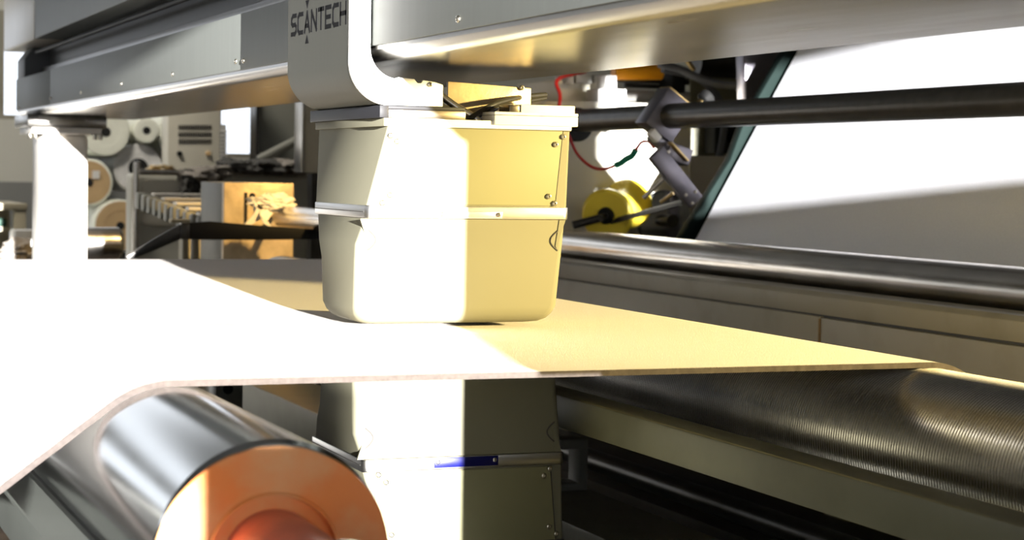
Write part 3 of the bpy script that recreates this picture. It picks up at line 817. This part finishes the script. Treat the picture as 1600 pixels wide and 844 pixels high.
# idler with torn paper
q = at(440, 339, Y=6.05)
ir = .036
t = thing('idler_roller', (q.x, 5.5, q.z-ir), 'bright steel idler roller poking out left of the upper scanner head', 'roller')
MB().lathe((q.x+.005, 4.96, q.z), (0, 1, 0), [(0, ir-.003), (.003, ir), (1.08, ir), (1.083, ir-.003)], 40).build('barrel', 'polished_steel', t, smooth=True)
MB().cyl((q.x+.005, 6.04, q.z), (q.x+.005, 6.2, q.z), .012).build('shaft', 'satin_steel', t, smooth=True)
def rag(name, c, sx, sy, sz, m, seed, amp, lab, cat, spikes=0, tail=None):
    vs = []; fs = []; A_, B_ = 40, 20
    c = Vector(c)
    for i in range(B_+1):
        ph = math.pi*i/B_
        for k in range(A_):
            th = 2*math.pi*k/A_
            d = Vector((math.sin(ph)*math.cos(th), math.sin(ph)*math.sin(th), math.cos(ph)))
            n_ = noise.noise(d*1.7 + Vector((seed, 0, 0)))*amp + abs(noise.noise(d*3.6 + Vector((0, seed, 0))))*amp*1.2
            if spikes: n_ += max(0, noise.noise(d*5 + Vector((0, 0, seed))))**2*spikes
            p = d*(1 + n_)
            vs.append(c + Vector((p.x*sx, p.y*sy, p.z*sz)))
    for i in range(B_):
        for k in range(A_):
            k2 = (k+1) % A_
            fs.append((i*A_+k, i*A_+k2, (i+1)*A_+k2, (i+1)*A_+k))
    return MB().add(vs, fs)
t = thing('torn_paper', at(420, 345, Y=6.0), 'torn cream paper bunched round the end of the steel idler roller', 'paper scrap')
rag('paper', at(424, 317, Y=6.0), .066, .03, .024, 'paper_scrap', 3.1, .55, None, None, .7).build('crumple', 'paper_scrap', t)
YT = 5.97
ribbon([(at(392, 310, Y=YT), at(398, 322, Y=YT)), (at(404, 318, Y=YT), at(414, 332, Y=YT)), (at(396, 336, Y=YT), at(408, 342, Y=YT)), (at(380, 353, Y=YT), at(384, 357, Y=YT))], MB(), .006).build('torn_strip', 'paper_scrap', t)
ribbon([(at(408, 318, Y=YT+.03), at(440, 312, Y=YT+.03)), (at(406, 335, Y=YT-.02), at(418, 345, Y=YT-.02)), (at(412, 350, Y=YT-.02), at(426, 356, Y=YT-.02))], MB(), .006).build('torn_strip', 'paper_scrap', t)

# slatted conveyor
t = thing('slat_conveyor', at(275, 350, Y=7.0), 'slatted conveyor with pale cross slats left of the tan bearing stand', 'conveyor')
SL = [((241, 302), 7.55), ((257, 309), 7.25), ((276, 316), 6.98), ((295, 324), 6.76), ((312, 332), 6.56)]
for (px, py), Y in SL:
    a = at(px, py, Y=Y)
    MB().box(a.x, a.x+.42, Y, Y+.06, a.z-.012, a.z).build('slat', 'column_paint', t, bevel=.002)
pa, pb = at(221, 305, Y=7.6), at(327, 347, Y=6.5)
for i in range(12):
    c = pa.lerp(pb, i/11)
    MB().box(c.x-.02, c.x+.02, c.y-.035, c.y+.02, c.z-.055, c.z+.01).build('chain_block', 'machine_grey', t, bevel=.008)
a, b = at(268, 345, Y=6.7), at(328, 347, Y=6.7)
MB().box(a.x, b.x, 6.7, 6.75, a.z-.008, a.z+.005).build('side_trim', 'wood_table', t, bevel=.002)
for px in (290, 306):
    a = at(px, 375, Y=6.72)
    MB().box(a.x-.01, a.x+.012, 6.72, 6.76, 0, at(px, 349, Y=6.72).z).build('leg', 'cream_paint_pale', t, bevel=.002)
a, b = at(284, 375, Y=6.9), at(318, 375, Y=6.9)
MB().box(a.x, b.x, 6.9, 6.95, 0, at(px, 352, Y=6.9).z).build('side_panel', 'wood_table', t)

# grey machine casing with rounded frame
YG = 8.0
xl, xr = at(205, 300, Y=YG).x, at(560, 300, Y=YG).x
zt = at(300, 272, Y=YG).z
t = thing('machine_casing', ((xl+xr)/2, 8.3, 0), 'long grey machine casing with bright top edge and rounded inset panel', 'machine')
MB().box(xl, xr, YG, YG+.13, 0, zt).build('casing', 'casing_grey', t, bevel=.02, seg=3)
MB().tube([(xl+.015, YG-.02, 0.4), (xl+.015, YG-.02, zt-.02), (xl+.03, YG-.02, zt), (xl+.08, YG-.02, zt+.004), (xl+.5, YG-.02, zt+.004), (xr, YG-.02, zt+.004)], .013, 10, 4).build('edge_tube', 'polished_steel', t, smooth=True)
a, b = at(222, 296, Y=YG-.01), at(330, 282, Y=YG-.01)
MB().prism(rrect(a.x, b.x, a.z-.15, b.z, .03), 'y', YG-.012, YG+.01).build('inset_panel', 'cabinet_grey', t, bevel=.003)
a = at(500, 278, Y=YG); 
# cloth and tools lying on the casing
zc = zt
t = thing('work_gloves', at(360, 270, Y=8.1), 'dark crumpled work cloth heaped on the grey machine casing', 'cloth')
for i, (px, py, sx, sz, m) in enumerate([(310, 276, .085, .035, 'grey_cloth'), (338, 268, .08, .022, 'grey_cloth'), (372, 262, .085, .03, 'dark_cloth'), (410, 262, .09, .03, 'dark_cloth'), (450, 260, .08, .026, 'grey_cloth')]):
    rag('fold', at(px, py, Y=8.05), sx, .12, sz, m, i*2.3, .5, None, None).build('fold', m, t, smooth=True)
rag('fold', at(297, 288, Y=7.96), .035, .03, .05, 'dark_cloth', 9.2, .5, None, None).build('fold', 'dark_cloth', t, smooth=True)
q = at(255, 266, Y=8.1)
rag('rag', (q.x, 8.15, zt+.02), .05, .06, .016, 'wood_table', 5.5, .4, None, None).build('yellow_rag', 'brass', smooth=True, label='small ochre rag on the left end of the grey machine casing', cat='rag')
MB().cyl(at(404, 250, Y=8.2), at(478, 212, Y=8.2), .02).build('slanted_pole', 'machine_grey', smooth=True, label='slanted grey pole leaning behind the dark crumpled cloth', cat='pole')

# control cabinet with vents
YC = 9.0
a, b = at(262, 262, Y=YC), at(345, 140, Y=YC)
t = thing('control_cabinet', ((a.x+b.x)/2, YC+.2, 0), 'cream control cabinet with three rows of vent slots', 'cabinet')
MB().box(a.x, b.x, YC, YC+.14, 0, 2.05).build('body', 'cabinet_grey', t, bevel=.006)
for row, py in enumerate((199, 210, 221)):
    for k in range(15):
        q = at(280 + k*3.5, py, Y=YC)
        MB().box(q.x-.0035, q.x+.0035, YC-.003, YC+.004, q.z-.011, q.z+.011).build('vent_slot', 'line_dark', t)
for px in (280, 325):
    q = at(px, 240, Y=YC)
    MB().lathe((q.x, YC, q.z), (0, -1, 0), [(0, .012), (.012, .012), (.015, .009)], 14).build('knob', 'black_rubber' if px == 280 else 'cardboard', t, smooth=True)
q = at(398, 200, Y=9.4); b = at(472, 200, Y=9.4)
t = thing('switch_cabinet', ((q.x+b.x)/2, 9.6, 0), 'plain grey cabinet right of the bright window', 'cabinet')
MB().box(q.x+.02, b.x+.15, 9.4, 9.5, 0, 2.3).build('body', 'machine_grey', t, bevel=.006)
MB().box(q.x, q.x+.02, 9.38, 9.5, 0, 2.3).build('edge_strip', 'black_steel', t)
a, b = at(471, 200, Y=7.4), at(600, 200, Y=7.4)
t = thing('tall_panel', ((a.x+b.x)/2, 7.5, 0), 'tall pale panel with bright edge just left of the upper scanner head', 'panel')
MB().box(a.x+.012, b.x, 7.4, 7.5, at(480, 270, Y=7.4).z, 2.2).build('board', 'cabinet_grey', t, bevel=.003)
MB().box(a.x, a.x+.012, 7.39, 7.5, at(480, 270, Y=7.4).z, 2.2).build('edge_strip', 'aluminium', t, bevel=.002)
MB().box(a.x+.05, b.x-.05, 7.42, 7.48, 0, at(480, 270, Y=7.4).z).build('foot', 'black_steel', t)
# louvred unit beside the window
a, b = at(345, 262, Y=10.2), at(357, 200, Y=10.2)
t = thing('louvre_unit', ((a.x+b.x)/2, 10.3, 0), 'narrow pale louvred unit beside the control cabinet', 'louvre')
MB().box(a.x, b.x, 10.25, 10.4, 0, b.z+.02).build('body', 'grey_box', t)
for k in range(9):
    z = at(350, 205 + k*6, Y=10.2).z
    MB().box(a.x, b.x, 10.215, 10.25, z-.006, z+.004).build('louvre_slat', 'white_block', t)

# stacked rolls
YR = 9.7
def roll(px, py, rpx, m_face, m_side, label, core=None, rim=None, dy=0, lab=None, cr=None):
    Y = YR + dy
    c = at(px, py, Y=Y); r = rpx/3032*(Vector((c.x, Y, 0)).length*.985)
    t = thing('material_roll', (c.x, Y+.4, c.z-r), label, 'roll', 'rolls stacked behind the column')
    MB().lathe((c.x, Y, c.z), (0, 1, 0), [(0, r-.006), (.004, r), (1.0, r), (1.004, r-.006)], 56).build('wound_sheet', m_side, t, smooth=True)
    ro = r - (rim or .006)
    MB().lathe((c.x, Y+.002, c.z), (0, -1, 0), [(0, ro), (.004, ro-.001), (.005, ro*.62), (.003, ro*.60), (.003, (cr or .02)+.004)], 56).build('end_disc', m_face, t, smooth=True)
    MB().lathe((c.x, Y-.004, c.z), (0, 1, 0), [(0, cr or .02), (.006, cr or .02)], 24).build('core', 'core_black', t)
    if lab:
        q = at(*lab, Y=Y-.006)
        MB().box(q.x-.018, q.x+.018, Y-.007, Y-.004, q.z-.02, q.z+.02).build('paper_label', 'white_block', t)
    return t
roll(165, 206, 38, 'roll_white', 'roll_white', 'large cream-white roll at the top of the stack beside the column', cr=.024)
roll(229, 204, 20, 'roll_white', 'roll_white', 'small white roll with black core resting on the film-wrapped roll', cr=.019)
roll(216, 263, 38, 'roll_film', 'roll_film', 'grey film-wrapped roll in the middle of the stack', cr=.05, dy=.05)
roll(139, 285, 37, 'cardboard', 'roll_white', 'brown-ended roll with a white label beside the column', lab=(150, 273), rim=.012)
roll(188, 353, 41, 'cardboard', 'roll_white', 'lowest brown-ended roll at the bottom of the stack', rim=.008, dy=-.05)
roll(292, 212, 45, 'cardboard', 'roll_white', 'brown-ended roll half hidden by the vented control cabinet', rim=.03, dy=.1)
t = thing('roll_rack', (1.8, 10.2, 0), 'dark steel rack carrying the stacked rolls', 'rack')
zr = at(188, 394, Y=9.65).z - .003
MB().box(1.4, 2.2, 9.7, 10.6, zr-.04, zr).build('shelf', 'black_steel', t)
for x in (1.43, 2.17):
    for y in (9.75, 10.55): MB().box(x-.03, x+.03, y-.03, y+.03, 0, zr-.04).build('leg', 'black_steel', t)

# table with green goods at the far left
YT = 8.6
x0, x1, z1 = at(-90, 330, Y=YT).x, at(43, 330, Y=YT).x, at(20, 318, Y=YT).z
t = thing('work_table', ((x0+x1)/2, YT+.3, 0), 'pale work table at the far left behind the column', 'table')
MB().box(x0, x1, YT, YT+.6, z1-.03, z1).build('table_top', 'wood_table', t, bevel=.004)
for x in (x0+.03, x1-.03):
    for y in (YT+.03, YT+.57): MB().box(x-.025, x+.025, y-.025, y+.025, 0, z1-.03).build('leg', 'wood_table', t, bevel=.003)
zs_ = at(20, 355, Y=YT).z
MB().box(x0, x1-.06, YT+.05, YT+.55, zs_-.02, zs_).build('shelf', 'wood_table', t)
MB().box(x0+.1, x1-.08, YT+.06, YT+.4, zs_, zs_+.035).build('green_tray', 'green_goods', bevel=.004, label='flat green tray on the shelf under the pale work table', cat='tray')
a = at(30, 388, Y=7.6); 
rag('bag', (a.x+.02, 7.6, a.z-.02), .08, .08, .05, 'grey_cloth', 4.4, .4, None, None).build('grey_bag', 'grey_cloth', smooth=True, label='small grey bag at the foot of the pale column', cat='bag')
b0 = at(40, 372, Y=7.8)
MB().box(b0.x-.04, b0.x+.05, 7.8, 7.95, 0, b0.z+.03).build('grey_stand', 'grey_box', bevel=.004, label='short grey stand between the work table and the pale column', cat='stand')
MB().box(a.x-.12, a.x+.15, 7.5, 7.72, 0, a.z-.05).build('low_crate', 'machine_grey', bevel=.004, label='grey crate under the small grey bag', cat='crate')
